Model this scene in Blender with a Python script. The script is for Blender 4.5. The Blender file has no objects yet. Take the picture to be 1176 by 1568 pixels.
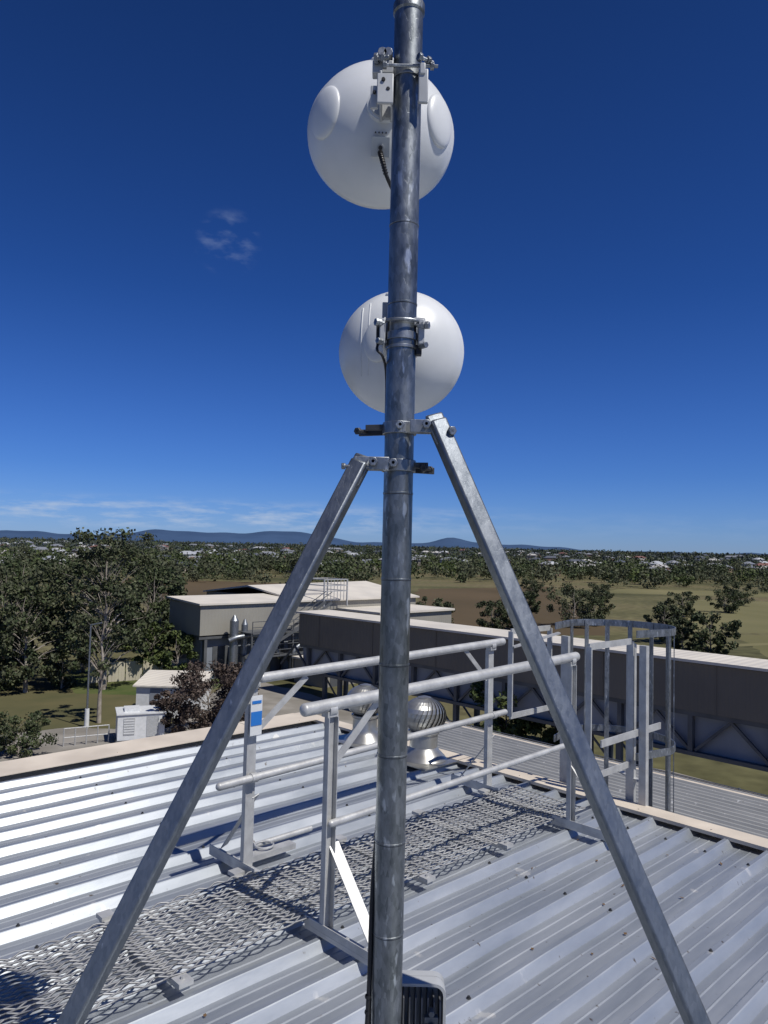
import bpy, math, random
import numpy as np
from mathutils import Vector, Matrix, Quaternion
random.seed(7); rng=np.random.default_rng(11)
S=bpy.context.scene
HC=1.7; GZ=-10.2
AZ=math.radians(46)
A=Vector((math.sin(AZ),math.cos(AZ),0)); B=Vector((-math.cos(AZ),math.sin(AZ),0)); Zv=Vector((0,0,1))
def W(a,b,z=0): return A*a+B*b+Zv*z

# ---------------------------------------------------------------- materials
def mat(name,base,rough=.6,metal=0.,c2=None,scale=5.,detail=6,lo=.35,hi=.65,bump=0.,bscale=None,spec=.5,stretch=None,coord='Object'):
    m=bpy.data.materials.new(name); m.use_nodes=True; nt=m.node_tree; N=nt.nodes; L=nt.links
    p=N['Principled BSDF']; p.inputs['Base Color'].default_value=(*base,1); p.inputs['Roughness'].default_value=rough
    p.inputs['Metallic'].default_value=metal; p.inputs['Specular IOR Level'].default_value=spec
    tc=N.new('ShaderNodeTexCoord'); vec=tc.outputs[coord]
    if stretch:
        mp=N.new('ShaderNodeMapping'); mp.inputs['Scale'].default_value=stretch; L.new(vec,mp.inputs['Vector']); vec=mp.outputs[0]
    if c2 is not None:
        n=N.new('ShaderNodeTexNoise'); n.inputs['Scale'].default_value=scale; n.inputs['Detail'].default_value=detail
        L.new(vec,n.inputs['Vector'])
        r=N.new('ShaderNodeValToRGB'); r.color_ramp.elements[0].position=lo; r.color_ramp.elements[1].position=hi
        r.color_ramp.elements[0].color=(*base,1); r.color_ramp.elements[1].color=(*c2,1)
        L.new(n.outputs['Fac'],r.inputs[0]); L.new(r.outputs[0],p.inputs['Base Color'])
    if bump:
        n2=N.new('ShaderNodeTexNoise'); n2.inputs['Scale'].default_value=bscale or scale*4; n2.inputs['Detail'].default_value=5
        L.new(vec,n2.inputs['Vector'])
        b=N.new('ShaderNodeBump'); b.inputs['Strength'].default_value=bump; b.inputs['Distance'].default_value=.02
        L.new(n2.outputs['Fac'],b.inputs['Height']); L.new(b.outputs[0],p.inputs['Normal'])
    return m

def galv(name,dark,light,rough=(.32,.6),metal=.8,sc=1.0,blot=.62):
    m=bpy.data.materials.new(name); m.use_nodes=True; nt=m.node_tree; N=nt.nodes; L=nt.links; p=N['Principled BSDF']
    p.inputs['Metallic'].default_value=metal
    tc=N.new('ShaderNodeTexCoord')
    mp1=N.new('ShaderNodeMapping'); mp1.inputs['Scale'].default_value=(1,1,.45); L.new(tc.outputs['Object'],mp1.inputs['Vector'])
    n1=N.new('ShaderNodeTexNoise'); n1.inputs['Scale'].default_value=22*sc; n1.inputs['Detail'].default_value=9; n1.inputs['Roughness'].default_value=.7
    L.new(mp1.outputs[0],n1.inputs['Vector'])
    mp=N.new('ShaderNodeMapping'); mp.inputs['Scale'].default_value=(1,1,.35); L.new(tc.outputs['Object'],mp.inputs['Vector'])
    v=N.new('ShaderNodeTexVoronoi'); v.inputs['Scale'].default_value=140*sc; L.new(mp.outputs[0],v.inputs['Vector'])
    mix=N.new('ShaderNodeMath'); mix.operation='MULTIPLY_ADD'; L.new(v.outputs['Color'],mix.inputs[0]); mix.inputs[1].default_value=.28; L.new(n1.outputs['Fac'],mix.inputs[2])
    r=N.new('ShaderNodeValToRGB'); r.color_ramp.elements[0].position=.45; r.color_ramp.elements[1].position=.85
    r.color_ramp.elements[0].color=(*dark,1); r.color_ramp.elements[1].color=(*light,1); L.new(mix.outputs[0],r.inputs[0])
    col=r.outputs[0]
    n3=N.new('ShaderNodeTexNoise'); n3.inputs['Scale'].default_value=60*sc; n3.inputs['Detail'].default_value=5
    mp3=N.new('ShaderNodeMapping'); mp3.inputs['Scale'].default_value=(1,1,.3); L.new(tc.outputs['Object'],mp3.inputs['Vector']); L.new(mp3.outputs[0],n3.inputs['Vector'])
    r3=N.new('ShaderNodeValToRGB'); r3.color_ramp.elements[0].position=blot; r3.color_ramp.elements[1].position=blot+.08
    L.new(n3.outputs['Fac'],r3.inputs[0])
    mx=N.new('ShaderNodeMix'); mx.data_type='RGBA'; L.new(r3.outputs[0],mx.inputs[0]); L.new(col,mx.inputs[6]); mx.inputs[7].default_value=(light[0]*1.6,light[1]*1.6,light[2]*1.6,1)
    L.new(mx.outputs[2],p.inputs['Base Color'])
    mr=N.new('ShaderNodeMapRange'); mr.inputs[1].default_value=.3; mr.inputs[2].default_value=.7; mr.inputs[3].default_value=rough[0]; mr.inputs[4].default_value=rough[1]; L.new(n1.outputs['Fac'],mr.inputs[0]); L.new(mr.outputs[0],p.inputs['Roughness'])
    b=N.new('ShaderNodeBump'); b.inputs['Strength'].default_value=.35; b.inputs['Distance'].default_value=.002; L.new(mix.outputs[0],b.inputs['Height']); L.new(b.outputs[0],p.inputs['Normal'])
    return m

M_pole=galv('galvanised_pipe',(.12,.135,.14),(.29,.31,.325),rough=(.28,.52))
M_galv=galv('galvanised_steel',(.17,.185,.20),(.36,.38,.40),rough=(.3,.55))
M_leg=galv('galvanised_tube',(.16,.18,.20),(.25,.27,.29),rough=(.36,.5),sc=1.3,blot=.68)
M_alu=mat('mill_aluminium',(.42,.42,.41),.5,.35,c2=(.55,.55,.53),scale=14,bump=.1)
M_mesh=mat('aluminium_mesh',(.25,.25,.25),.55,.4,c2=(.40,.40,.39),scale=9)
M_dark=mat('dark_steel',(.04,.042,.045),.5,.5,c2=(.09,.09,.09),scale=30)
M_fin=mat('cast_fins',(.12,.125,.13),.5,.4,c2=(.16,.165,.17),scale=30)
M_black=mat('black_rubber',(.015,.015,.016),.5,0)
M_white=mat('white_plastic',(.68,.69,.69),.35,0,c2=(.59,.605,.60),scale=6,bump=.02)
M_panel=mat('grey_white_plastic',(.53,.55,.54),.45,0,c2=(.47,.49,.48),scale=20)
M_wmetal=mat('pale_powdercoat',(.46,.47,.47),.45,.1,c2=(.37,.38,.38),scale=12)
M_cream=mat('cream_flashing',(.66,.58,.47),.6,0,c2=(.54,.47,.38),scale=3,bump=.1)
M_conc=mat('concrete',(.17,.155,.13),.9,0,c2=(.28,.26,.23),scale=.35,detail=10,bump=.2)
M_signb=mat('sign_blue',(.02,.16,.5),.4,0)
M_leaf=[]
for i,(c1,c2) in enumerate([((.030,.045,.018),(.076,.096,.040)),((.042,.062,.017),(.10,.125,.038)),((.055,.040,.034),(.10,.075,.06)),((.050,.058,.032),(.10,.108,.058)),((.046,.060,.058),(.066,.080,.074))]):  # last pair has distance haze mixed into the leaf colour, for far trees
    M_leaf.append(mat('foliage_%d'%i,c1,.7,0,c2=c2,scale=.9,detail=4,lo=.4,hi=.62,spec=.25))
M_bark=mat('eucalypt_bark',(.38,.34,.29),.9,0,c2=(.19,.16,.13),scale=3,bump=.3)
M_hill=mat('haze_tinted_hill',(.05,.088,.165),1,0,c2=(.042,.075,.145),scale=.004,spec=0)  # blue aerial haze is baked into the hill colour

def roofmat(name,ca,cb,metal,r0,r1):
    m=bpy.data.materials.new(name); m.use_nodes=True; nt=m.node_tree; N=nt.nodes; L=nt.links; p=N['Principled BSDF']
    tc=N.new('ShaderNodeTexCoord')
    mp=N.new('ShaderNodeMapping'); mp.inputs['Scale'].default_value=(.5,3,1); L.new(tc.outputs['UV'],mp.inputs['Vector'])
    n1=N.new('ShaderNodeTexNoise'); n1.inputs['Scale'].default_value=2.2; n1.inputs['Detail'].default_value=9; n1.inputs['Roughness'].default_value=.62; L.new(mp.outputs[0],n1.inputs['Vector'])
    r=N.new('ShaderNodeValToRGB'); e=r.color_ramp.elements; e[0].position=.33; e[1].position=.7; e[0].color=(*ca,1); e[1].color=(*cb,1); L.new(n1.outputs['Fac'],r.inputs[0])
    n2=N.new('ShaderNodeTexNoise'); n2.inputs['Scale'].default_value=6; n2.inputs['Detail'].default_value=8; L.new(tc.outputs['UV'],n2.inputs['Vector'])
    r2=N.new('ShaderNodeValToRGB'); r2.color_ramp.elements[0].position=.66; r2.color_ramp.elements[1].position=.70; L.new(n2.outputs['Fac'],r2.inputs[0])
    mx=N.new('ShaderNodeMix'); mx.data_type='RGBA'; L.new(r2.outputs[0],mx.inputs[0]); L.new(r.outputs[0],mx.inputs[6]); mx.inputs[7].default_value=(.6,.6,.58,1)
    n4=N.new('ShaderNodeTexNoise'); n4.inputs['Scale'].default_value=26; n4.inputs['Detail'].default_value=4; L.new(tc.outputs['UV'],n4.inputs['Vector'])
    r4=N.new('ShaderNodeValToRGB'); r4.color_ramp.elements[0].position=.68; r4.color_ramp.elements[1].position=.74; L.new(n4.outputs['Fac'],r4.inputs[0])
    mx4=N.new('ShaderNodeMix'); mx4.data_type='RGBA'; L.new(r4.outputs[0],mx4.inputs[0]); L.new(mx.outputs[2],mx4.inputs[6]); mx4.inputs[7].default_value=(.14,.12,.10,1)
    L.new(mx4.outputs[2],p.inputs['Base Color'])
    p.inputs['Metallic'].default_value=metal
    mr=N.new('ShaderNodeMapRange'); mr.inputs[1].default_value=.3; mr.inputs[2].default_value=.7; mr.inputs[3].default_value=r0; mr.inputs[4].default_value=r1; L.new(n1.outputs['Fac'],mr.inputs[0]); L.new(mr.outputs[0],p.inputs['Roughness'])
    b=N.new('ShaderNodeBump'); b.inputs['Strength'].default_value=.15; b.inputs['Distance'].default_value=.01; L.new(n1.outputs['Fac'],b.inputs['Height']); L.new(b.outputs[0],p.inputs['Normal'])
    return m
M_roof=roofmat('zincalume_roof',(.33,.36,.39),(.46,.485,.51),.60,.38,.52)
M_lowr=roofmat('weathered_ribbed_roof',(.27,.275,.27),(.36,.36,.35),.15,.5,.65)

# ---------------------------------------------------------------- mesh builder
class MB:
    def __init__(s): s.v=[]; s.f=[]; s.m=[]
    def add(s,vs,fs,mi=0):
        o=len(s.v); s.v+= [tuple(x) for x in vs]; s.f+=[tuple(i+o for i in f) for f in fs]; s.m+=[mi]*len(fs)
    def obox(s,c,x,y,z,mi=0):
        c=Vector(c); vs=[c+x*i+y*j+z*k for k in(-1,1) for j in(-1,1) for i in(-1,1)]
        s.add(vs,[(0,2,3,1),(4,5,7,6),(0,1,5,4),(2,6,7,3),(0,4,6,2),(1,3,7,5)],mi)
    def rbox(s,a0,a1,b0,b1,z0,z1,mi=0):
        s.obox(W((a0+a1)/2,(b0+b1)/2,(z0+z1)/2),A*((a1-a0)/2),B*((b1-b0)/2),Zv*((z1-z0)/2),mi)
    def frame(s,p,q,up=None):
        d=(Vector(q)-Vector(p)).normalized(); u=Vector(up) if up is not None else (Zv if abs(d.z)<.9 else Vector((0,1,0)))
        x=d.cross(u).normalized(); y=x.cross(d).normalized(); return d,x,y
    def beam(s,p,q,w,h,up=None,mi=0):
        p=Vector(p);q=Vector(q); d,x,y=s.frame(p,q,up); s.obox((p+q)/2,x*w/2,y*h/2,d*((q-p).length/2),mi)
    def cyl(s,p,q,r0,r1=None,seg=16,mi=0,caps=True):
        r1=r0 if r1 is None else r1; p=Vector(p);q=Vector(q); d,x,y=s.frame(p,q)
        vs=[];
        for c,r in((p,r0),(q,r1)):
            for i in range(seg):
                t=2*math.pi*i/seg; vs.append(c+x*r*math.cos(t)+y*r*math.sin(t))
        fs=[(i,(i+1)%seg,seg+(i+1)%seg,seg+i) for i in range(seg)]
        if caps: fs+=[tuple(range(seg))[::-1],tuple(range(seg,2*seg))]
        s.add(vs,fs,mi)
    def sweep(s,pts,r,seg=10,mi=0,caps=True):
        pts=[Vector(p) for p in pts]; n=len(pts); vs=[]; ref=None
        for k in range(n):
            d=(pts[min(k+1,n-1)]-pts[max(k-1,0)]).normalized()
            if ref is None: ref=Vector((0,0,1)) if abs(d.z)<.8 else Vector((1,0,0))
            x=(ref-d*ref.dot(d)).normalized(); y=d.cross(x); ref=x
            for i in range(seg):
                t=2*math.pi*i/seg; vs.append(pts[k]+x*r*math.cos(t)+y*r*math.sin(t))
        fs=[]
        for k in range(n-1):
            k2=(k+1)
            for i in range(seg): fs.append((k*seg+i,k*seg+(i+1)%seg,k2*seg+(i+1)%seg,k2*seg+i))
        if caps: fs+=[tuple(range(seg))[::-1],tuple(range((n-1)*seg,n*seg))]
        s.add(vs,fs,mi)
    def revolve(s,prof,o,axis,seg=48,mi=0):
        o=Vector(o); d=Vector(axis).normalized(); u=Zv if abs(d.z)<.9 else Vector((0,1,0)); x=d.cross(u).normalized(); y=x.cross(d)
        vs=[];fs=[]
        for r,h in prof:
            r=max(r,1e-4)
            for i in range(seg):
                t=2*math.pi*i/seg; vs.append(o+d*h+x*r*math.cos(t)+y*r*math.sin(t))
        for k in range(len(prof)-1):
            for i in range(seg): fs.append((k*seg+i,k*seg+(i+1)%seg,(k+1)*seg+(i+1)%seg,(k+1)*seg+i))
        s.add(vs,fs,mi)
    def ell(s,c,x,y,z,mi=0,su=20,sv=12):
        c=Vector(c);vs=[];fs=[]
        for j in range(sv+1):
            ph=math.pi*j/sv
            for i in range(su):
                t=2*math.pi*i/su; vs.append(c+x*(math.sin(ph)*math.cos(t))+y*(math.sin(ph)*math.sin(t))+z*math.cos(ph))
        for j in range(sv):
            for i in range(su): fs.append((j*su+i,j*su+(i+1)%su,(j+1)*su+(i+1)%su,(j+1)*su+i))
        s.add(vs,fs,mi)
    def build(s,name,mats,smooth=35,parent=None,bevel=0):
        me=bpy.data.meshes.new(name); me.from_pydata(s.v,[],s.f); me.update()
        for m in mats: me.materials.append(m)
        me.polygons.foreach_set('material_index',s.m)
        if smooth:
            me.polygons.foreach_set('use_smooth',[True]*len(me.polygons)); me.set_sharp_from_angle(angle=math.radians(smooth))
        ob=bpy.data.objects.new(name,me); S.collection.objects.link(ob)
        if parent: ob.parent=parent
        if bevel:
            b=ob.modifiers.new('bevel','BEVEL'); b.width=bevel; b.segments=2; b.limit_method='ANGLE'; b.angle_limit=math.radians(40)
        return ob
def empty(name):
    e=bpy.data.objects.new(name,None); S.collection.objects.link(e); return e
def npmesh(name,V,F,mats,midx=None,parent=None):
    me=bpy.data.meshes.new(name); V=np.asarray(V,np.float32); F=np.asarray(F,np.int32); k=F.shape[1]
    me.vertices.add(len(V)); me.vertices.foreach_set('co',V.ravel()); me.loops.add(F.size); me.loops.foreach_set('vertex_index',F.ravel())
    me.polygons.add(len(F)); me.polygons.foreach_set('loop_start',np.arange(0,F.size,k,dtype=np.int32))
    for m in mats: me.materials.append(m)
    if midx is not None: me.polygons.foreach_set('material_index',np.asarray(midx,np.int32))
    me.update(calc_edges=True); ob=bpy.data.objects.new(name,me); S.collection.objects.link(ob)
    if parent: ob.parent=parent
    return ob
def smooth(pts,n=8):
    out=[];P=[Vector(p) for p in pts]
    for i in range(len(P)-1):
        p0=P[max(i-1,0)];p1=P[i];p2=P[i+1];p3=P[min(i+2,len(P)-1)]
        for k in range(n):
            t=k/n; out.append(.5*((2*p1)+(-p0+p2)*t+(2*p0-5*p1+4*p2-p3)*t*t+(-p0+3*p1-3*p2+p3)*t**3))
    out.append(P[-1]); return out

# ---------------------------------------------------------------- MAST
PX,PY,PR=.028,1.54,.0302
mast=empty('antenna_mast')
mb=MB()
top=2.858
prof=[(PR*.86,top-.4),(PR*.86,top),(PR+.002,top),(PR+.0034,top-.003),(PR+.0034,top-.020),(PR,top-.024)]
prof+= [(PR,z) for z in np.linspace(top-.03,0,60)]
mb.revolve(prof,(PX,PY,0),Zv,48)
mb.revolve([(0,top-.012),(PR*.86,top-.012)],(PX,PY,0),Zv,48)
SZ=(2.378,2.21,1.817,1.642,1.47,1.29,1.119,.94)
for z in SZ:
    mb.revolve([(PR-.0002,z-.0022),(PR+.0009,z-.0014),(PR+.0009,z+.0014),(PR-.0002,z+.0022)],(PX,PY,0),Zv,48)
mb.build('pole',[M_pole],40,mast)
mb=MB(); 
for z in SZ:
    mb.revolve([(PR+.0001,z-.0034),(PR+.0003,z-.0026),(PR+.0001,z-.0022)],(PX,PY,0),Zv,40)
mb.build('seam_rings',[M_dark],40,mast)
mb=MB(); mb.obox((PX,PY,.055),Vector((.11,0,0)),Vector((0,.11,0)),Vector((0,0,.006)))
for i in(-1,1):
    for j in(-1,1): mb.cyl((PX+i*.08,PY+j*.08,.04),(PX+i*.08,PY+j*.08,.08),.009,seg=6)
mb.build('base_plate',[M_galv],30,mast)

def leg(name,p,q,side):
    p=Vector(p);q=Vector(q); d=(q-p).normalized(); t=(.055-p.z)/d.z; foot=p+d*t
    mb=MB(); up=Vector((side*.42,-1,.0))
    mb.beam(p,foot,.036,.030,up=up)
    mb.beam(p-d*.016,p+d*.05,.040,.010,up=up)
    mb.obox(foot,Vector((.07,0,0)),Vector((0,.05,0)),Vector((0,0,.005)))
    return mb.build(name,[M_leg],30,mast,bevel=.005)
leg('leg_1',(-.0485,1.5,1.875),(-.506,1.3,.894),-1)
leg('leg_2',(.1007,1.5,1.962),(.547,1.3,.917),1)

def clamp(mb,z,h=.022):
    mb.revolve([(PR+.0005,z-h/2),(PR+.005,z-h/2),(PR+.005,z+h/2),(PR+.0005,z+h/2)],(PX,PY,0),Zv,40)
def bolt(mb,p,q,r=.0045,head=.0095,mi=0):
    p=Vector(p);q=Vector(q); d=(q-p).normalized()
    mb.cyl(p,q,r,seg=10,mi=mi); mb.cyl(p,p+d*.008,head,seg=6,mi=mi); mb.cyl(q-d*.016,q-d*.008,head,seg=6,mi=mi)
mb=MB()
z=1.950
clamp(mb,z,.024)
mb.beam((PX+.02,PY-.045,z),(PX+.085,PY-.045,z),.006,.026,up=Zv)
mb.beam((PX+.02,PY-.025,z),(PX+.085,PY-.025,z),.006,.026,up=Zv)
bolt(mb,(PX+.052,PY-.066,z+.002),(PX+.052,PY+.0,z+.002))
bolt(mb,(PX+.0,PY-.05,z+.002),(PX+.0,PY+.05,z+.002))
bolt(mb,(PX+.105,PY-.062,z-.01),(PX+.075,PY-.0,z-.01))
z=1.873
clamp(mb,z,.024)
mb.beam((PX-.02,PY-.045,z),(PX-.09,PY-.045,z),.006,.026,up=Zv)
mb.beam((PX-.02,PY-.022,z),(PX-.09,PY-.022,z),.006,.026,up=Zv)
bolt(mb,(PX-.052,PY-.066,z+.002),(PX-.052,PY+.0,z+.002))
bolt(mb,(PX-.012,PY-.05,z+.002),(PX-.012,PY+.05,z+.002))
bolt(mb,(PX-.115,PY-.05,z-.008),(PX-.06,PY-.05,z-.008),.0035,.007)
mb.build('leg_clamps',[M_galv],30,mast,bevel=.0012)
mb=MB()
z=1.950
mb.beam((PX-.02,PY+.02,z-.004),(PX-.085,PY+.045,z-.004),.005,.012,up=Zv)
mb.beam((PX-.02,PY-.01,z+.002),(PX-.07,PY+.005,z+.002),.005,.012,up=Zv)
bolt(mb,(PX-.088,PY+.0,z-.006),(PX-.06,PY+.055,z+.002),.004,.008)
z=1.873
mb.beam((PX+.02,PY+.01,z-.005),(PX+.075,PY+.03,z-.005),.005,.014,up=Zv)
mb.beam((PX+.02,PY-.02,z+.0),(PX+.06,PY-.0,z+.003),.005,.012,up=Zv)
bolt(mb,(PX+.05,PY-.02,z-.004),(PX+.07,PY+.04,z-.002),.004,.008)
mb.build('third_leg_clamp',[M_dark],30,mast,bevel=.001)

# ---------------------------------------------------------------- DISHES
def dish(name,c,R,depth,az=0,ribs=False):
    e=empty(name); c=Vector(c); ax=Vector((math.sin(az),math.cos(az),0))
    xr=ax.cross(Zv).normalized(); up=xr.cross(ax).normalized()
    prof=[(0,-depth-.004),(R*.17,-depth-.004),(R*.19,-depth-.001)]
    for t in np.linspace(.2,1,26):
        r=R*t*.985; prof.append((r,-depth*math.sqrt(max(0,1-(t*.97)**2.05))))
    prof+=[(R,-depth*.20),(R+.003,-depth*.16),(R+.003,.0),(R-.001,.006)]
    for t in np.linspace(.97,0,10): prof.append((R*t,.006+R*.28*math.sqrt(1-t*t)))
    mb=MB(); mb.revolve(prof,c,ax,72)
    mb.build('bowl',[M_white],50,e)
    def onback(t,ang,lift=0):
        y=-depth*math.sqrt(max(0,1-(t*.97)**2.05)); rad=xr*math.cos(ang)+up*math.sin(ang)
        n=(rad*(t/R)-ax*(math.sqrt(1-t*t)/depth)).normalized()
        return c+rad*R*t+ax*y+n*lift, n, rad
    def lump(mb,t,ang,sr,st,h,sink=.35):
        p,n,rad=onback(t,ang,-h*sink); tg=n.cross(rad).normalized(); r2=tg.cross(n)
        mb.ell(p,r2*sr,tg*st,n*h,su=48,sv=24)
    mb=MB()
    if not ribs:
        lump(mb,.80,math.radians(176),.046,.064,.016,.62); lump(mb,.80,math.radians(2),.046,.064,.016,.62)
        lump(mb,.88,math.pi/2,.02,.03,.010)
    else:
        for t in (-.62,-.5): 
            pts=[]
            for k in np.linspace(-.5,.7,18):
                rr=math.hypot(t,k)
                if rr<.93: pts.append(onback(rr,math.atan2(k,t),-.0014)[0])
            mb.sweep(pts,.0020,6)
        lump(mb,.9,math.pi/2+.15,.014,.02,.008)
        lump(mb,.35,math.pi*.98,.035,.05,.010)
    h=c+ax*(-depth)
    mb.revolve([(R*.17,-.010),(R*.22,-.008),(R*.225,.004)],h,ax,40)
    mb.build('rear_mouldings',[M_white],50,e)
    return e,c,ax,xr,up,onback
D1,c1,ax1,xr1,up1,ob1=dish('dish_antenna',(-.03,1.80,2.712),.176,.135,az=-.06)
h=c1-ax1*.139
mb=MB()
mb.cyl(h,h-ax1*.008,.034,seg=28)
bx=PX-.056
mb.beam((bx,1.655,2.695),(bx,1.50,2.66),.006,.05,up=Zv)
mb.beam((bx+.024,1.655,2.695),(bx+.024,1.52,2.66),.005,.05,up=Zv)
mb.obox((bx+.010,1.495,2.645),Vector((.017,0,0)),Vector((0,.004,0)),Vector((0,.004,.034)))
mb.obox((bx-.012,1.505,2.632),Vector((.008,0,0)),Vector((0,.004,0)),Vector((0,0,.024)))
mb.obox((bx+.004,1.53,2.708),Vector((.022,0,0)),Vector((0,.012,0)),Vector((0,0,.014)))
mb.obox((PX+.032,1.50,2.655),Vector((.010,0,0)),Vector((0,.004,0)),Vector((0,0,.036)))
mb.obox((PX+.030,1.515,2.69),Vector((.006,0,0)),Vector((0,.022,0)),Vector((0,0,.012)))
mb.build('bracket_plates',[M_wmetal],30,D1,bevel=.002)
mb=MB()
for dz in(.018,-.002,-.022): mb.cyl((bx+.010+(.006 if dz==-.002 else -.004),1.489,2.645+dz),(bx+.010+(.006 if dz==-.002 else -.004),1.4945,2.645+dz),.004,seg=12,mi=1)  # black discs paint in the dark of open holes in the bracket plate
mb.cyl((bx-.012,1.496,2.64),(bx-.012,1.502,2.64),.0035,seg=12,mi=1)
bolt(mb,(PX-.052,PY-.038,2.700),(PX+.062,PY-.038,2.700),.0035,.008)
bolt(mb,(PX-.07,PY-.030,2.718),(PX-.04,PY-.036,2.718),.005,.011)
bolt(mb,(PX+.02,PY-.05,2.712),(PX+.052,PY-.03,2.712),.004,.009)
mb.revolve([(PR+.0005,2.690),(PR+.003,2.690),(PR+.003,2.708),(PR+.0005,2.708)],(PX,PY,0),Zv,40)
for k in(0,1): mb.cyl((bx+.002+k*.012,1.51,2.735),(bx+.002+k*.012,1.55,2.735),.010,seg=8)
mb.build('bolts',[M_galv,M_black],30,D1,bevel=.0008)
mb=MB()
sgn=1 if xr1.x>0 else -1
q,pn,_=ob1(.50,math.atan2(-.50,-.03*sgn),.002); pu=(up1-pn*up1.dot(pn)).normalized()
mb.obox(q,xr1*.021,pu*.021,pn*.006)
mb.cyl(q+pn*.006-pu*.002,q+pn*.009-pu*.002,.008,seg=18,mi=2)
mb.cyl(q+pn*.009-pu*.002,q+pn*.0095-pu*.002,.005,seg=18,mi=1)
for k in range(4): mb.cyl(q+pu*.030+xr1*(-.012+.008*k)-pn*.004,q+pu*.030+xr1*(-.012+.008*k)+pn*.003,.0018,seg=8,mi=1)
mb.build('service_panel',[M_panel,M_dark,M_wmetal],30,D1,bevel=.0015)
mb=MB()
g=q-pu*.012+pn*.008
pts=[g,g+Vector((.002,-.010,-.012)),g+Vector((.008,-.014,-.035)),g+Vector((.016,-.010,-.060)),g+Vector((.034,.0,-.095)),Vector((PX-.006,PY+.036,2.42)),Vector((PX-.004,PY+.037,2.3)),Vector((PX-.004,PY+.037,1.2)),Vector((PX-.015,PY+.034,.9)),Vector((PX-.02,PY+.028,.1))]
sp=smooth(pts); mb.sweep(sp,.0045,10)
for k in range(0,24,2): mb.cyl(sp[k],sp[k]+(sp[k+1]-sp[k])*.6,.0062,seg=10)
mb.build('cable',[M_black],60,D1)

D2,c2,ax2,xr2,up2,ob2=dish('dish_antenna',(.033,1.785,2.172),.146,.115,az=.05,ribs=True)
mb=MB()
zc=2.155
mb.cyl(c2-ax2*.117,c2-ax2*.127,.03,seg=28)
for sx in(-1,1):
    x=PX+sx*.036
    mb.beam((x,1.67,zc+.008),(x,1.525,zc-.005),.005,.058,up=Zv)
    mb.obox((PX+sx*.040,1.515,zc-.008),Vector((.006,0,0)),Vector((0,.004,0)),Vector((0,0,.026)))
mb.obox((PX+.036,1.53,zc+.016),Vector((.012,0,0)),Vector((0,.01,0)),Vector((0,0,.008)))
mb.obox((PX-.026,1.60,zc+.03),Vector((.016,0,0)),Vector((0,.004,0)),Vector((0,0,.05)))
mb.build('bracket_plates',[M_wmetal],30,D2,bevel=.002)
mb=MB()
mb.revolve([(PR+.0005,zc-.022),(PR+.003,zc-.022),(PR+.003,zc-.006),(PR+.0005,zc-.006)],(PX,PY,0),Zv,40)
mb.revolve([(PR+.0005,zc-.04),(PR+.0022,zc-.04),(PR+.0022,zc-.034),(PR+.0005,zc-.034)],(PX,PY,0),Zv,40)
pts=[(PX-.042,PY+.03,zc+.014),(PX-.042,PY-.02,zc+.014)]+[(PX+.034*-math.cos(t),PY-.02-.02*math.sin(t),zc+.014) for t in np.linspace(0,math.pi,12)]+[(PX+.042,PY+.03,zc+.014)]
mb.sweep(pts,.0035,8)
bolt(mb,(PX-.055,PY-.035,zc+.008),(PX-.036,PY-.025,zc+.008),.004,.008)
bolt(mb,(PX+.055,PY-.035,zc+.004),(PX+.032,PY-.025,zc+.004),.004,.008)
bolt(mb,(PX-.05,PY-.035,zc-.03),(PX-.034,PY-.02,zc-.03),.003,.0065)
bolt(mb,(PX+.05,PY-.03,zc-.035),(PX+.036,PY-.01,zc-.035),.003,.0065)
mb.build('bolts',[M_galv],30,D2,bevel=.0006)
mb=MB()
mb.obox((PX-.046,PY+.01,zc-.004),Vector((.007,0,0)),Vector((0,.012,0)),Vector((0,0,.02)))
mb.obox((PX+.036,PY+.0,zc-.04),Vector((.006,0,0)),Vector((0,.01,0)),Vector((0,0,.01)))
mb.sweep(smooth([(PX-.046,PY+.0,zc-.02),(PX-.05,PY-.02,zc-.045),(PX-.038,PY-.02,zc-.06),(PX-.03,PY+.02,zc-.09),(PX-.028,PY+.024,zc-.2),(PX-.024,PY+.026,1.7)]),.003,8)
mb.build('cable',[M_black],40,D2,bevel=.001)

mb=MB()
mb.sweep(smooth([(PX-.022,PY+.025,1.2),(PX-.033,PY-.0,1.02),(PX-.035,PY-.006,.85),(PX-.037,PY-.012,.78),(PX-.042,PY-.01,.6),(PX-.04,PY-.0,.06)]),.0048,8)
mb.sweep(smooth([(PX-.02,PY+.03,1.7),(PX-.026,PY+.022,1.2),(PX-.031,PY+.008,.9),(PX-.034,PY+.004,.06)]),.0036,8)
for z in (.76,.79,.82): mb.revolve([(.0058,-.003),(.0066,0),(.0058,.003)],(PX-.037,PY-.012,z),Zv,10)
mb.build('power_cable',[M_black],60,mast)

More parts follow.
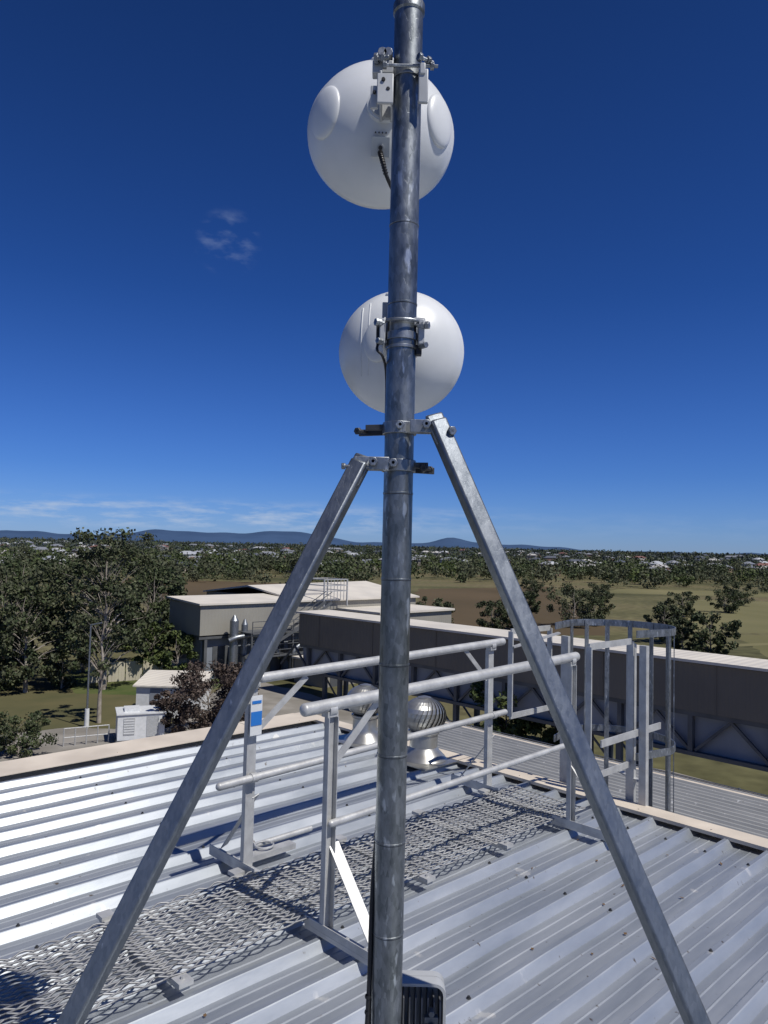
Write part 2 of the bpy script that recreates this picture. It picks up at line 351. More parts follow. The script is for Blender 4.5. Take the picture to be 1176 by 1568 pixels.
# ---------------------------------------------------------------- radio unit with fins
ru=empty('radio_unit')
mb=MB()
def rrect(x0,x1,z0,z1,r,n=6):
    o=[]
    for cx,cz,a0 in((x1-r,z1-r,0),(x0+r,z1-r,90),(x0+r,z0+r,180),(x1-r,z0+r,270)):
        for k in range(n+1):
            a=math.radians(a0+90*k/n); o.append((cx+r*math.cos(a),cz+r*math.sin(a)))
    return o
x0,x1,z0,z1=.012,.152,.38,.806
pr=rrect(x0,x1,z0,z1,.024); n=len(pr)
y0,y1=1.630,1.650
vs=[(x,y0,z) for x,z in pr]+[(x,y1,z) for x,z in pr]
mb.add(vs,[tuple(range(n)),tuple(range(2*n-1,n-1,-1))]+[(i,i+n,(i+1)%n+n,(i+1)%n) for i in range(n)],0)
pi=rrect(x0+.006,x1-.006,z0+.006,z1-.006,.019)
vs=[(x,1.600,z) for x,z in pr]+[(x,1.600,z) for x,z in pi]+[(x,1.629,z) for x,z in pr]+[(x,1.629,z) for x,z in pi]
mb.add(vs,[(i,i+n,(i+1)%n+n,(i+1)%n) for i in range(n)]+[(i,(i+1)%n,(i+1)%n+2*n,i+2*n) for i in range(n)]+[(i+n,i+3*n,(i+1)%n+3*n,(i+1)%n+n) for i in range(n)],0)
mb.build('housing',[M_wmetal],40,ru)
mb=MB()
k=x0+.014
while k<x1-.012:
    zz=(z1-z0)/2-.016-(.008 if k<x0+.02 or k>x1-.03 else 0)
    mb.obox((k,1.606,(z0+z1)/2-.002),Vector((.0016,0,0)),Vector((0,.023,0)),Vector((0,0,zz))); k+=.0125
mb.obox((.120,1.578,.750),Vector((.014,0,0)),Vector((0,.006,0)),Vector((0,0,.006)))
for z in(.765,.74,.715): mb.cyl((.120,1.566,z),(.120,1.582,z),.0065,seg=6)
mb.build('heat_sink_fins',[M_fin],30,ru,bevel=.0005)
mb=MB(); mb.obox((.045,1.575,.68),Vector((.03,0,0)),Vector((0,.012,0)),Vector((0,0,.02))); mb.revolve([(PR+.0005,.70),(PR+.003,.70),(PR+.003,.72),(PR+.0005,.72)],(PX,PY,0),Zv,32)
mb.build('mount',[M_dark],30,ru)

# ---------------------------------------------------------------- OUR BUILDING
wh=empty('metal_roof_building')
EA,EB=4.75,5.75
pitch=.235
prof=[]
b=-8.0
while b<EB-.1:
    prof+=[(b,.0),(b+.050,.0),(b+.056,.003),(b+.062,0),(b+.108,0),(b+.114,.003),(b+.120,0),(b+.152,.0),(b+.178,.036),(b+.182,.039),(b+.203,.039),(b+.207,.036)]
    b+=pitch
prof+=[(EB,0)]
def ribroof(name,f,prof,av,m,parent):
    n=len(prof)
    V=[f(a_,b_,z_) for a_ in av for (b_,z_) in prof]
    F=[(i*n+j,(i+1)*n+j,(i+1)*n+j+1,i*n+j+1) for i in range(len(av)-1) for j in range(n-1)]
    me=bpy.data.meshes.new(name); me.from_pydata([tuple(v) for v in V],[],F); me.materials.append(m)
    uv=me.uv_layers.new(name='UVMap'); co=[(av[i//n],prof[i%n][0]) for i in range(len(V))]
    uv.data.foreach_set('uv',[c for l in me.loops for c in co[l.vertex_index]])
    ob=bpy.data.objects.new(name,me); S.collection.objects.link(ob); ob.parent=parent
    return ob
ribroof('roof_sheeting',lambda a,b,z:W(a,b,z+(.0012*math.sin(a*5.3+b*3)+.0010*math.sin(a*11+b*8))),prof,[-10]+list(np.arange(-3,EA-.02,.18))+[EA-.02],M_roof,wh)
mb=MB(); b=-8+.1925
while b<EB-.1:
    for a_ in (-.9,0.15,1.2,2.25,3.3,4.35): 
        p=W(a_+random.uniform(-.015,.015),b,.039); mb.cyl(p,p+Zv*.003,.009,seg=8); mb.cyl(p+Zv*.003,p+Zv*.009,.0055,seg=6)
    b+=pitch
mb.build('roof_screws',[M_dark],30,wh)
mb=MB()
mb.rbox(EA-.10,EA+.05,-8,EB+.3,.046,.052)
mb.rbox(EA+.044,EA+.05,-8,EB+.3,-.14,.046)
mb.rbox(EA-.10,EA-.094,-8,EB,.030,.046)
mb.rbox(-10,EA-.101,EB-.06,EB+.30,.050,.056)
mb.rbox(-10,EA+.043,EB+.294,EB+.30,-.2,.050)
b=-7
while b<EB:
    mb.cyl(W(EA-.06,b,.052),W(EA-.06,b,.057),.006,seg=6); b+=.47
for a in np.arange(-9,4.6,.9): mb.cyl(W(a,EB,.056),W(a,EB,.061),.007,seg=6)
mb.build('flashing',[M_cream],30,wh)
mb=MB()
for b in (-5.1,-2.1,.9,3.9): mb.rbox(EA-.101,EA+.0515,b,b+.004,.0525,.0535)
for a in (-5,-2.0,1.0,4.0): mb.rbox(a,a+.004,EB-.06,EB+.30,.0565,.0575)
mb.build('flashing_laps',[M_dark],0,wh)
mb=MB(); mb.rbox(-10,EA,-8,EB+.2,GZ,-.06); mb.build('walls',[M_cream],0,wh)
a_=EA+.15; lp=[]
while a_<15.7:
    lp+=[(a_,0),(a_+.125,0),(a_+.155,.04),(a_+.175,.04),(a_+.2,0)]; a_+=.2
ribroof('lower_roof',lambda b,a,z:W(a,b,-3+z),lp,[-12,-6,0,6,14.5],M_lowr,wh)
mb=MB(); mb.rbox(EA+.15,15.75,-12,14.4,GZ,-3.05); mb.rbox(15.75,15.95,-12,14.5,-3.12,-2.98); mb.build('lower_walls',[M_cream],0,wh)

# ---------------------------------------------------------------- WALKWAY MESH
ww=empty('roof_walkway')
wa0,wa1,wb0,wb1=.2,4.50,2.61,3.22
LW,SW=.098,.034; hh=.078; tw=.0026
na=int((wa1-wa0)/LW); nb=int((wb1-wb0)/SW)
V=[];F=[]
def strand(p,q):
    p=Vector(p);q=Vector(q); d=(q-p).normalized(); x=d.cross(Zv).normalized()*tw; z=Vector((0,0,.003)); o=len(V)
    for c in(p,q):
        for s1,s2 in((-1,-1),(1,-1),(1,1),(-1,1)): V.append(c+x*s1+z*s2)
    for k in range(4): F.append((o+k,o+(k+1)%4,o+4+(k+1)%4,o+4+k))
def sagf(a,b): return .006*math.sin(a*4.1+b*2)+.004*math.sin(a*9.3+1)+.005*math.sin(b*7+a)
for i in range(na):
    for j in range(nb):
        a_=wa0+i*LW; b_=wb0+j*SW
        def P(a,b,dz): return W(a,b,hh+sagf(a,b)+dz)
        l=P(a_,b_+SW/2,-.003); r=P(a_+LW,b_+SW/2,-.003)
        t1=P(a_+LW*.40,b_+SW,.004); t2=P(a_+LW*.6,b_+SW,.004); u1=P(a_+LW*.40,b_,.004); u2=P(a_+LW*.6,b_,.004)
        strand(l,t1);strand(t1,t2);strand(t2,r);strand(r,u2);strand(u2,u1);strand(u1,l)
npmesh('expanded_mesh',V,F,[M_mesh],parent=ww)
mb=MB()
for a_ in (.85,1.5,2.17,2.85,3.5,4.15):
    mb.rbox(a_-.02,a_+.02,wb0-.05,wb1+.05,.046,.062)
    mb.rbox(a_-.03,a_+.03,wb0-.06,wb0-.0,.062,.080); mb.rbox(a_-.03,a_+.03,wb1,wb1+.06,.062,.080)
    mb.cyl(W(a_,wb0-.03,.08),W(a_,wb0-.03,.09),.008,seg=6)
mb.build('cross_bearers',[M_alu],0,ww)

# ---------------------------------------------------------------- GUARD RAILS
gr=empty('guard_rail')
mb=MB()
def post(a,b,out,zt):
    mb.rbox(a-.028,a+.028,b-.003,b+.003,.07,zt)
    s0,s1=sorted((b+.003*out,b+.028*out))
    mb.rbox(a-.028,a-.0235,s0,s1,.07,zt); mb.rbox(a+.0235,a+.028,s0,s1,.07,zt)
    f0,f1=sorted((b-out*.10,b+out*.32))
    mb.rbox(a-.03,a+.03,f0,f1,.046,.068); mb.rbox(a-.03,a-.025,f0,f1,.068,.10)
    mb.beam(W(a+.038,b+out*.0,.42),W(a+.038,b+out*.28,.085),.050,.006,up=A.cross(B)*.2-A*.25+B*out*.9)
    mb.obox(W(a,b,zt+.012),A*.03,B*.022,Zv*.012)
    for k in(.15,.26): mb.cyl(W(a,b+out*k,.068),W(a,b+out*k,.085),.009,seg=6)
bF,bK=2.535,3.27
for a,b,o,zt in((2.15,bF,-1,.97),(4.07,bF,-1,1.02),(2.25,bK,1,.98),(4.23,bK,1,1.02)): post(a,b,o,zt)
mb.build('posts',[M_alu],0,gr,bevel=.001)
mb=MB()
def rail(a0,a1,b,z0,z1,r=.025):
    mb.cyl(W(a0,b,z0),W(a1,b,z1),r,seg=20)
    mb.ell(W(a0,b,z0),A*.02,B*r,Zv*r,su=16,sv=10); mb.ell(W(a1,b,z1),A*.02,B*r,Zv*r,su=16,sv=10)
rail(2.01,4.13,bF,1.015,1.07,.028); rail(2.15,4.12,bF-.03,.52,.56,.016)
rail(2.30,4.36,bK,1.02,1.07,.026); rail(2.05,4.36,bK-.03,.52,.58,.020)
mb.beam(W(2.45,bF+.01,1.0),W(2.19,bF+.01,.76),.035,.006,up=B)
mb.beam(W(2.60,bK,1.0),W(2.29,bK,.76),.035,.006,up=B)
mb.beam(W(3.95,bK,1.04),W(4.19,bK,.82),.03,.006,up=B)
for a,b,z in((2.15,bF,1.0),(4.07,bF,1.05),(2.25,bK,1.0),(4.23,bK,1.05)):
    mb.cyl(W(a-.02,b,z),W(a+.02,b,z),.031,seg=20)
for a,b,z in((2.25,bK-.03,.525),(4.23,bK-.03,.575)): mb.cyl(W(a-.018,b,z),W(a+.018,b,z),.024,seg=18)
mb.build('rails',[M_alu],40,gr)
sg=MB(); sg.rbox(2.215,2.285,bK-.036,bK-.032,.74,.94,0); sg.rbox(2.217,2.283,bK-.0385,bK-.0365,.79,.86,1); sg.rbox(2.222,2.278,bK-.0385,bK-.0365,.90,.915,1); sg.build('safety_sign',[M_white,M_signb],0)
mb=MB()
mb.cyl(W(2.42,3.47,.075),W(2.82,3.47,.075),.016,seg=14); mb.rbox(2.32,2.62,3.35,3.41,.045,.075)
mb.sweep([W(2.45+.05*math.cos(t),3.41+.05*math.sin(t),.09) for t in np.linspace(0,6.0,16)],.006,8)
mb.build('anchor_fitting',[M_alu],30)

# ---------------------------------------------------------------- LADDER CAGE
lc=empty('caged_ladder')
mb=MB()
cb0,cb1=2.48,3.12
cm=(cb0+cb1)/2
def hoop(z):
    pts=[(4.80,cb0)]
    for t in np.linspace(-90,90,17):
        pts.append((5.14+.36*math.cos(math.radians(t)),cm+.40*math.sin(math.radians(t))))
    pts.append((4.80,cb1))
    for i in range(len(pts)-1):
        mb.beam(W(*pts[i],z),W(*pts[i+1],z),.007,.05,up=Zv)
for z in(1.17,.35,-.5,-1.4,-2.3): hoop(z)
for t in np.linspace(-90,90,8):
    a=5.14+.352*math.cos(math.radians(t)); b=cm+.392*math.sin(math.radians(t))
    n=A*math.cos(math.radians(t))+B*math.sin(math.radians(t))
    mb.beam(W(a,b,-2.6),W(a,b,1.19),.034,.006,up=n)
mb.build('cage',[M_galv],0,lc)
mb=MB()
for b in(cb0+.06,cb1-.06):
    mb.rbox(4.83,4.86,b-.03,b+.03,-3.0,1.10)
z=-2.8
while z<-.1: mb.cyl(W(4.845,cb0+.09,z),W(4.845,cb1-.09,z),.013,seg=10); z+=.28
mb.build('ladder',[M_alu],30,lc)
mb=MB()
def tframe(a0,b0,a1,b1,z0,z1):
    p=[W(a0,b0,z0),W(a0,b0,z1),W(a1,b1,z1),W(a1,b1,z0)]
    for i in range(4): mb.beam(p[i],p[(i+1)%4],.04,.012,up=(B if i%2 else A))
tframe(4.50,3.30,5.0,3.30,.52,1.13)
tframe(4.26,2.52,4.80,2.52,.30,1.12)
mb.rbox(4.30,5.10,cb0-.03,cb0-.02,.50,.545)
mb.beam(W(4.5,3.28,1.02),W(4.82,3.1,1.12),.04,.012,up=Zv)
mb.rbox(4.78,4.82,2.40,2.45,-.3,1.1)
mb.beam(W(4.80,2.45,.2),W(5.1,2.8,.15),.04,.01,up=Zv)
mb.build('guard_frames',[M_alu],0,lc)

# ---------------------------------------------------------------- WHIRLYBIRDS
M_wb=mat('spun_aluminium',(.46,.46,.44),.36,.75,c2=(.36,.35,.32),scale=10)
def whirly(a,b,R=.155):
    e=empty('turbine_ventilator'); mb=MB(); c=W(a,b,0)
    mb.obox(c+Zv*.045,A*R*1.35,B*R*1.35,Zv*.004)
    mb.revolve([(R*1.05,.05),(R*.95,.07),(R*.72,.11),(R*.62,.14),(R*.62,.24),(R*.7,.25),(R*.7,.265),(R*.6,.27)],c,Zv,32); mb.build('throat',[M_wb],30,e)
    mb=MB(); zc=.385; n=28; K=12
    for i in range(n):
        prev=None
        for k in range(K+1):
            ph=math.radians(10+ (166-10)*k/K); row=[]
            for off,rr in((0,1.0),(.14,.975),(.27,.90)):
                t=2*math.pi*i/n+off+.35*math.cos(ph)
                row.append(c+Vector((R*rr*math.sin(ph)*math.cos(t),R*rr*math.sin(ph)*math.sin(t),zc+R*.80*math.cos(ph))))
            if prev: mb.add(prev+row,[(0,1,4,3),(1,2,5,4)])
            prev=row
    mb.revolve([(0,zc+R*.84),(R*.12,zc+R*.84),(R*.30,zc+R*.79),(R*.30,zc+R*.76)],c,Zv,24)
    mb.ell(c+Zv*zc,Vector((R*.86,0,0)),Vector((0,R*.86,0)),Zv*R*.70,mi=1)
    mb.build('turbine',[M_wb,M_dark],40,e)
whirly(4.50,4.14,.18); whirly(4.52,4.86,.17)

# ---------------------------------------------------------------- GALLERY
def ribmat(name,c,c2,axis,freq,rough=.6):
    m=mat(name,c,rough,0,c2=c2,scale=.35); nt=m.node_tree;N=nt.nodes;L=nt.links;p=N['Principled BSDF']
    tc=N.new('ShaderNodeTexCoord'); dt=N.new('ShaderNodeVectorMath'); dt.operation='DOT_PRODUCT'; dt.inputs[1].default_value=axis; L.new(tc.outputs['Object'],dt.inputs[0])
    mu=N.new('ShaderNodeMath'); mu.operation='MULTIPLY'; mu.inputs[1].default_value=freq; L.new(dt.outputs['Value'],mu.inputs[0])
    pp=N.new('ShaderNodeMath'); pp.operation='PINGPONG'; pp.inputs[1].default_value=.5; L.new(mu.outputs[0],pp.inputs[0])
    b=N.new('ShaderNodeBump'); b.inputs['Strength'].default_value=.8; b.inputs['Distance'].default_value=.06; L.new(pp.outputs[0],b.inputs['Height']); L.new(b.outputs[0],p.inputs['Normal'])
    return m
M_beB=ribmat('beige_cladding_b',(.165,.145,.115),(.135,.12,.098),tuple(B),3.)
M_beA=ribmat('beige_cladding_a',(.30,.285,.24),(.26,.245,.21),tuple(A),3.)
M_rfw=ribmat('pale_roof',(.66,.61,.52),(.56,.52,.45),tuple(B),2.)
M_pan=mat('grey_panel',(.20,.22,.25),.6,0,c2=(.25,.27,.30),scale=.5)
M_frm=mat('truss_steel',(.08,.085,.09),.6,.2,c2=(.12,.125,.13),scale=1)
ga=empty('conveyor_gallery')
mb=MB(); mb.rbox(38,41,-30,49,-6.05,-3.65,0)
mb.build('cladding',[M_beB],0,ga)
mb=MB()
b=-28
while b<48: mb.rbox(37.96,37.998,b,b+.06,-6.05,-3.66); b+=6.2
mb.build('downpipes',[M_beB],0,ga)
mb=MB(); mb.obox(W(39.5,9.5,-3.52),A*1.75,B*39.7,Zv*.07); mb.build('roof',[M_rfw],0,ga)
mb=MB(); mb.rbox(38.5,40.6,-30,49,-8.15,-6.06,0); mb.build('lower_panels',[M_pan],0,ga)
mb=MB()
mb.rbox(38.1,38.45,-30,49,-6.3,-6.06); mb.rbox(38.1,38.45,-30,49,-8.3,-8.1)
b=-30
while b<49:
    mb.rbox(38.15,38.45,b-.12,b+.12,-8.1,-6.3); 
    mb.beam(W(38.3,b+.1,-8.05),W(38.3,b+1.9,-6.35),.14,.14,up=A); mb.beam(W(38.3,b+1.9,-6.35),W(38.3,b+3.7,-8.05),.14,.14,up=A)
    b+=3.9
mb.build('truss',[M_frm],0,ga)
mb=MB(); b=-26
while b<47:
    for a in(38.4,40.6):
        mb.rbox(a-.15,a+.15,b-.15,b+.15,GZ,-8.3); mb.rbox(a-.15,a+.15,b+1.65,b+1.95,GZ,-8.3)
        mb.beam(W(a,b,GZ+.1),W(a,b+1.8,-8.35),.1,.1,up=A)
    b+=11.7
mb.build('trestles',[M_frm],0,ga)

# ---------------------------------------------------------------- PROCESS BUILDING (left)
pb=empty('processing_building')
a0,a1,b0,b1=45.5,62,58.7,76
fa=34.6; fb=64.2
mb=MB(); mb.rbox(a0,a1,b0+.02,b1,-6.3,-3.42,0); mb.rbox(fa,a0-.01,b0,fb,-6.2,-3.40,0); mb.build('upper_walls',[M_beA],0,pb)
mb=MB(); mb.rbox(fa+.5,a1-.4,b0+.6,fb-.4,GZ,-6.32,0); mb.build('lower_walls',[M_pan],0,pb)
mb=MB()
zr=-2.1; ze=-3.4; bm=(b0+b1)/2
vs=[W(a0-.3,b0-.3,ze),W(a1+.3,b0-.3,ze),W(a1+.3,bm,zr),W(a0-.3,bm,zr-.25),W(a0-.3,b1+.3,ze),W(a1+.3,b1+.3,ze)]
mb.add(vs,[(0,1,2,3),(3,2,5,4)],0)
vs2=[v-Zv*.16 for v in vs]
mb.add(vs2,[(3,2,1,0),(4,5,2,3)],0)
mb.add([vs[0],vs[1],vs2[1],vs2[0]],[(3,2,1,0)],0); mb.add([vs[0],vs[3],vs[4],vs2[4],vs2[3],vs2[0]],[(0,1,2,3,4,5)],0)
v=[W(fa-.25,b0-.25,-3.38),W(a0-.31,b0-.25,-3.38),W(a0-.31,fb+.2,-3.05),W(fa-.25,fb+.2,-3.05)]; v2=[p-Zv*.16 for p in v]
mb.add(v+v2,[(0,1,2,3),(7,6,5,4),(0,4,5,1),(1,5,6,2),(2,6,7,3),(3,7,4,0)],0)
mb.build('roof',[M_rfw],0,pb)
mb=MB(); mb.rbox(50.5,61,52.5,58.6,GZ,-4.5,0); mb.rbox(50.2,61.2,52.2,58.65,-4.5,-4.3,1); mb.build('side_block',[M_beA,M_rfw],0,pb)
mb=MB()
for k in np.arange(fa+.7,a1,4.2):
    mb.rbox(k-.14,k+.14,b0+.1,b0+.4,GZ,-6.3)
    mb.rbox(k+1,k+2.6,b0+.54,b0+.59,-9.3,-7.3)
mb.rbox(fa,a1,b0+.08,b0+.42,-6.55,-6.31)
for z in(-5.9,-8.0):
    mb.rbox(38,47,55.5,58.3,z-.1,z)
    for h_ in(.5,1.0): mb.beam(W(38,55.6,z+h_),W(47,55.6,z+h_),.06,.06)
    for k in np.arange(38,47.1,1.5): mb.beam(W(k,55.6,z),W(k,55.6,z+1.0),.06,.06,up=A)
    for k in(38,42.5,47): mb.beam(W(k,55.7,GZ),W(k,55.7,z),.16,.16,up=A)
for o in(55.0,55.9): mb.beam(W(37.5,o,-8.0),W(42,o,-5.9),.08,.25,up=Zv); mb.beam(W(37.5,o,-7.0),W(42,o,-4.9),.06,.06,up=Zv)
for o in(55.0,55.9): mb.beam(W(42,o,-5.9),W(46.5,o,-3.4),.08,.25,up=Zv); mb.beam(W(42,o,-4.9),W(46.5,o,-2.4),.06,.06,up=Zv)
mb.build('frames_and_stairs',[M_frm],0,pb)
mb=MB()
for k,r,t in((37.4,.40,-4.9),(38.5,.30,-5.3),(41.0,.34,-5.6)):
    mb.cyl(W(k,57.6,GZ),W(k,57.6,t),r,seg=18); mb.cyl(W(k,57.6,t),W(k,57.6,t+.5),r,.08,seg=18)
mb.sweep(smooth([W(36.7,57.3,-6.6),W(37.6,57,-6.3),W(39.5,56.9,-6.3),W(41,56.9,-6.9),W(42,57,-8.5)]),.22,14)
mb.sweep(smooth([W(43,56.5,-9.8),W(43.2,56.5,-8.0),W(44.5,56.3,-7.2),W(47,56,-7.1)]),.24,14)
mb.build('ducts',[M_galv],35,pb)
mb=MB()
c=[(47.5,57.4),(50.5,57.4),(50.5,60.5),(47.5,60.5)]
for (a,b) in c: mb.beam(W(a,b,-4.0),W(a,b,-1.3),.12,.12,up=A)
for z in(-1.35,-1.95,-2.5):
    for i in range(4): mb.beam(W(*c[i],z),W(*c[(i+1)%4],z),.09,.09)
for t in np.linspace(47.5,50.5,8): mb.beam(W(t,57.4,-3.4),W(t,57.4,-1.35),.05,.05,up=A)
mb.build('rooftop_platform',[M_alu],0,pb)
an=MB(); an.rbox(41.5,46,50,54,GZ,-8.1,0); an.rbox(41.3,46.2,49.8,54.2,-8.1,-7.95,1); an.rbox(42.3,43.3,49.96,49.99,GZ,-8.4,2); an.rbox(44,45.3,49.96,49.99,-9.3,-8.5,2)
an.build('pump_shed',[M_beA,M_rfw,M_frm],0)

# ---------------------------------------------------------------- YARD OBJECTS
def yard(x,y,name):
    mb=MB(); X=Vector((1,0,0)).lerp(A,.5).normalized(); Y=Zv.cross(X)
    c=Vector((x,y,GZ))
    mb.obox(c+Zv*1.0,X*1.35,Y*1.0,Zv*.75,0); mb.obox(c+Zv*.17,X*1.42,Y*1.08,Zv*.08,1)
    mb.obox(c+Zv*1.78,X*1.42,Y*1.08,Zv*.04,0); mb.obox(c+Zv*1.90-X*.5,X*.45,Y*.5,Zv*.09,0)
    mb.obox(c+Zv*1.05+X*-.7-Y*1.012,X*.32,Y*.012,Zv*.5,2)
    for k in range(6): mb.obox(c+Zv*(.65+.15*k)+X*-.7-Y*1.03,X*.30,Y*.008,Zv*.03,0)
    mb.obox(c+Zv*1.0+X*.65-Y*1.01,X*.35,Y*.015,Zv*.6,2)
    return mb.build(name,[M_white,M_frm,M_wmetal],0)
yard(-14.6,46.5,'equipment_cabin')
mb=MB(); c=Vector((-14.6,54,GZ))
mb.obox(c+Zv*1.1,Vector((2.2,0,0)),Vector((0,1.6,0)),Zv*1.1,0)
mb.add([c+Vector((-2.4,-1.8,2.2)),c+Vector((2.4,-1.8,2.2)),c+Vector((2.4,1.8,2.7)),c+Vector((-2.4,1.8,2.7)),c+Vector((-2.4,-1.8,2.1)),c+Vector((2.4,-1.8,2.1)),c+Vector((2.4,1.8,2.6)),c+Vector((-2.4,1.8,2.6))],[(0,1,2,3),(7,6,5,4),(0,4,5,1),(1,5,6,2),(2,6,7,3),(3,7,4,0)],1)
mb.obox(c+Vector((-.8,-1.61,1.0)),Vector((.45,0,0)),Vector((0,.02,0)),Zv*.98,2)
mb.build('garden_shed',[M_white,M_rfw,M_pan],0)
mb=MB()
for k in range(5): mb.cyl((-18.4+k*.55,44.5+k*.3,GZ),(-18.4+k*.55,44.5+k*.3,GZ+1.05),.04,seg=8)
for h_ in(.5,1.03): mb.cyl((-18.4,44.5,GZ+h_),(-16.2,45.7,GZ+h_),.035,seg=8)
mb.build('yard_handrail',[M_alu],30)
M_fence=mat('cream_fence',(.52,.48,.36),.7,0,c2=(.46,.42,.32),scale=.7)
mb=MB()
for k in range(9):
    x=-24.6+k*1.25; y=64.5+k*.75; d=Vector((1.25,.75,0)).normalized(); 
    for j in range(5): mb.obox(Vector((x,y,GZ+.85))+d*(.13+.27*j)+d.cross(Zv)*(.02*(j%2)),d*.13,d.cross(Zv)*.01,Zv*.83)
    mb.obox(Vector((x,y,GZ+.92)),d*.04,d.cross(Zv)*.05,Zv*.92)
mb.build('boundary_fence',[M_fence],0)

# ---------------------------------------------------------------- TERRAIN
def hgt(r,az):
    t=min(1,max(0,(r-380)/1250)); t=t*t*(3-2*t)
    return GZ+t*(11.2+2.2*math.sin(az*3+.6)-(3*az if az>0 else 0))
rad=[0]+list(np.geomspace(20,9500,46)); na=120; V=[(0,0,GZ)];F=[]
for r in rad[1:]:
    for i in range(na):
        az=2*math.pi*i/na; azz=(az+math.pi)%(2*math.pi)-math.pi
        V.append((r*math.sin(az),r*math.cos(az),hgt(r,azz if abs(azz)<1.2 else 1.2*math.copysign(1,azz)*max(0,1-(abs(azz)-1.2)))))
for i in range(na): F.append((0,1+i,1+(i+1)%na))
for k in range(len(rad)-2):
    for i in range(na): F.append((1+k*na+i,1+(k+1)*na+i,1+(k+1)*na+(i+1)%na,1+k*na+(i+1)%na))
def groundmat():
    m=bpy.data.materials.new('grassland'); m.use_nodes=True; nt=m.node_tree;N=nt.nodes;L=nt.links;p=N['Principled BSDF']; p.inputs['Roughness'].default_value=.95; p.inputs['Specular IOR Level'].default_value=.1
    tc=N.new('ShaderNodeTexCoord')
    mp=N.new('ShaderNodeMapping'); mp.inputs['Scale'].default_value=(.35,1,1); mp.inputs['Rotation'].default_value=(0,0,.25); L.new(tc.outputs['Object'],mp.inputs['Vector'])
    n=N.new('ShaderNodeTexNoise'); n.inputs['Scale'].default_value=.03; n.inputs['Detail'].default_value=7; L.new(mp.outputs[0],n.inputs['Vector'])
    r=N.new('ShaderNodeValToRGB'); e=r.color_ramp.elements; e[0].position=.36; e[0].color=(.072,.072,.034,1); e[1].position=.66; e[1].color=(.15,.125,.07,1)
    x=e.new(.5); x.color=(.13,.12,.06,1); L.new(n.outputs['Fac'],r.inputs[0])
    n2=N.new('ShaderNodeTexNoise'); n2.inputs['Scale'].default_value=.6; n2.inputs['Detail'].default_value=8; L.new(tc.outputs['Object'],n2.inputs['Vector'])
    mr=N.new('ShaderNodeMapRange'); mr.inputs[1].default_value=.3; mr.inputs[2].default_value=.7; mr.inputs[3].default_value=.65; mr.inputs[4].default_value=1.25; L.new(n2.outputs['Fac'],mr.inputs[0])
    mx=N.new('ShaderNodeMix'); mx.data_type='RGBA'; mx.blend_type='MULTIPLY'; mx.inputs[0].default_value=1; L.new(r.outputs[0],mx.inputs[6]); L.new(mr.outputs[0],mx.inputs[7]); L.new(mx.outputs[2],p.inputs['Base Color'])
    return m
me=bpy.data.meshes.new('ground'); me.from_pydata(V,[],F); me.materials.append(groundmat()); me.polygons.foreach_set('use_smooth',[True]*len(F)); g=bpy.data.objects.new('ground',me); S.collection.objects.link(g)
def sheet(name,pts,z,m):
    out=[]
    for i in range(len(pts)):
        p=Vector(pts[i]);q=Vector(pts[(i+1)%len(pts)]); L_=(q-p).length; k=12
        for j in range(k):
            t=j/k; o=Vector((random.uniform(-1,1),random.uniform(-1,1)))*min(3.0,L_*.012)*(1 if j else 0); out.append(p.lerp(q,t)+o)
    me=bpy.data.meshes.new(name); me.from_pydata([(x,y,z) for x,y in out],[],[tuple(range(len(out)))]); me.materials.append(m)
    o=bpy.data.objects.new(name,me); S.collection.objects.link(o)
    if me.polygons[0].normal.z<0: me.flip_normals()
    return o
M_lawn=mat('lawn',(.065,.090,.028),.95,0,c2=(.11,.115,.045),scale=.35,spec=.1)
M_dry=mat('dry_lawn',(.12,.105,.052),.95,0,c2=(.075,.078,.038),scale=.2,spec=.1)
def field(name,c1,c2): return mat(name,c1,.95,0,c2=c2,scale=.045,detail=10,lo=.3,hi=.7,spec=.05,stretch=(1,.4,1))
M_soil=field('ploughed_soil',(.115,.085,.052),(.08,.062,.038))
M_straw=field('stubble',(.20,.18,.095),(.13,.125,.062))
M_pad=field('paddock',(.115,.112,.052),(.16,.145,.075))
sheet('lawn',[(-60,40),(-10,40),(-8,62),(-30,78),(-60,70)],GZ+.004,M_dry)
sheet('lawn',[(-24,60),(-14,60),(-13,72),(-24,80),(-29,68)],GZ+.008,M_lawn)
sheet('concrete_apron',[(-17.5,38),(18,-6),(46,8),(42,20),(-2,58),(-13,70),(-14,49),(-20,49),(-26,45)],GZ+.012,M_conc)
sheet('ploughed_field',[(5.7,110),(34,112),(60,275),(11,235)],GZ+.004,M_soil)
sheet('ploughed_field',[(-30,140),(-20,250),(-90,262),(-75,180)],GZ+.004,M_soil)
sheet('stubble_field',[(48,122),(150,120),(230,200),(85,215)],GZ+.004,M_straw)
sheet('stubble_field',[(70,240),(260,225),(300,262),(85,270)],GZ+.008,M_straw)
sheet('paddock',[(45,85),(160,70),(170,112),(55,118)],GZ+.004,M_pad)
sheet('dirt_track',[(44,100),(220,160),(219,163),(43,103)],GZ+.012,M_straw)

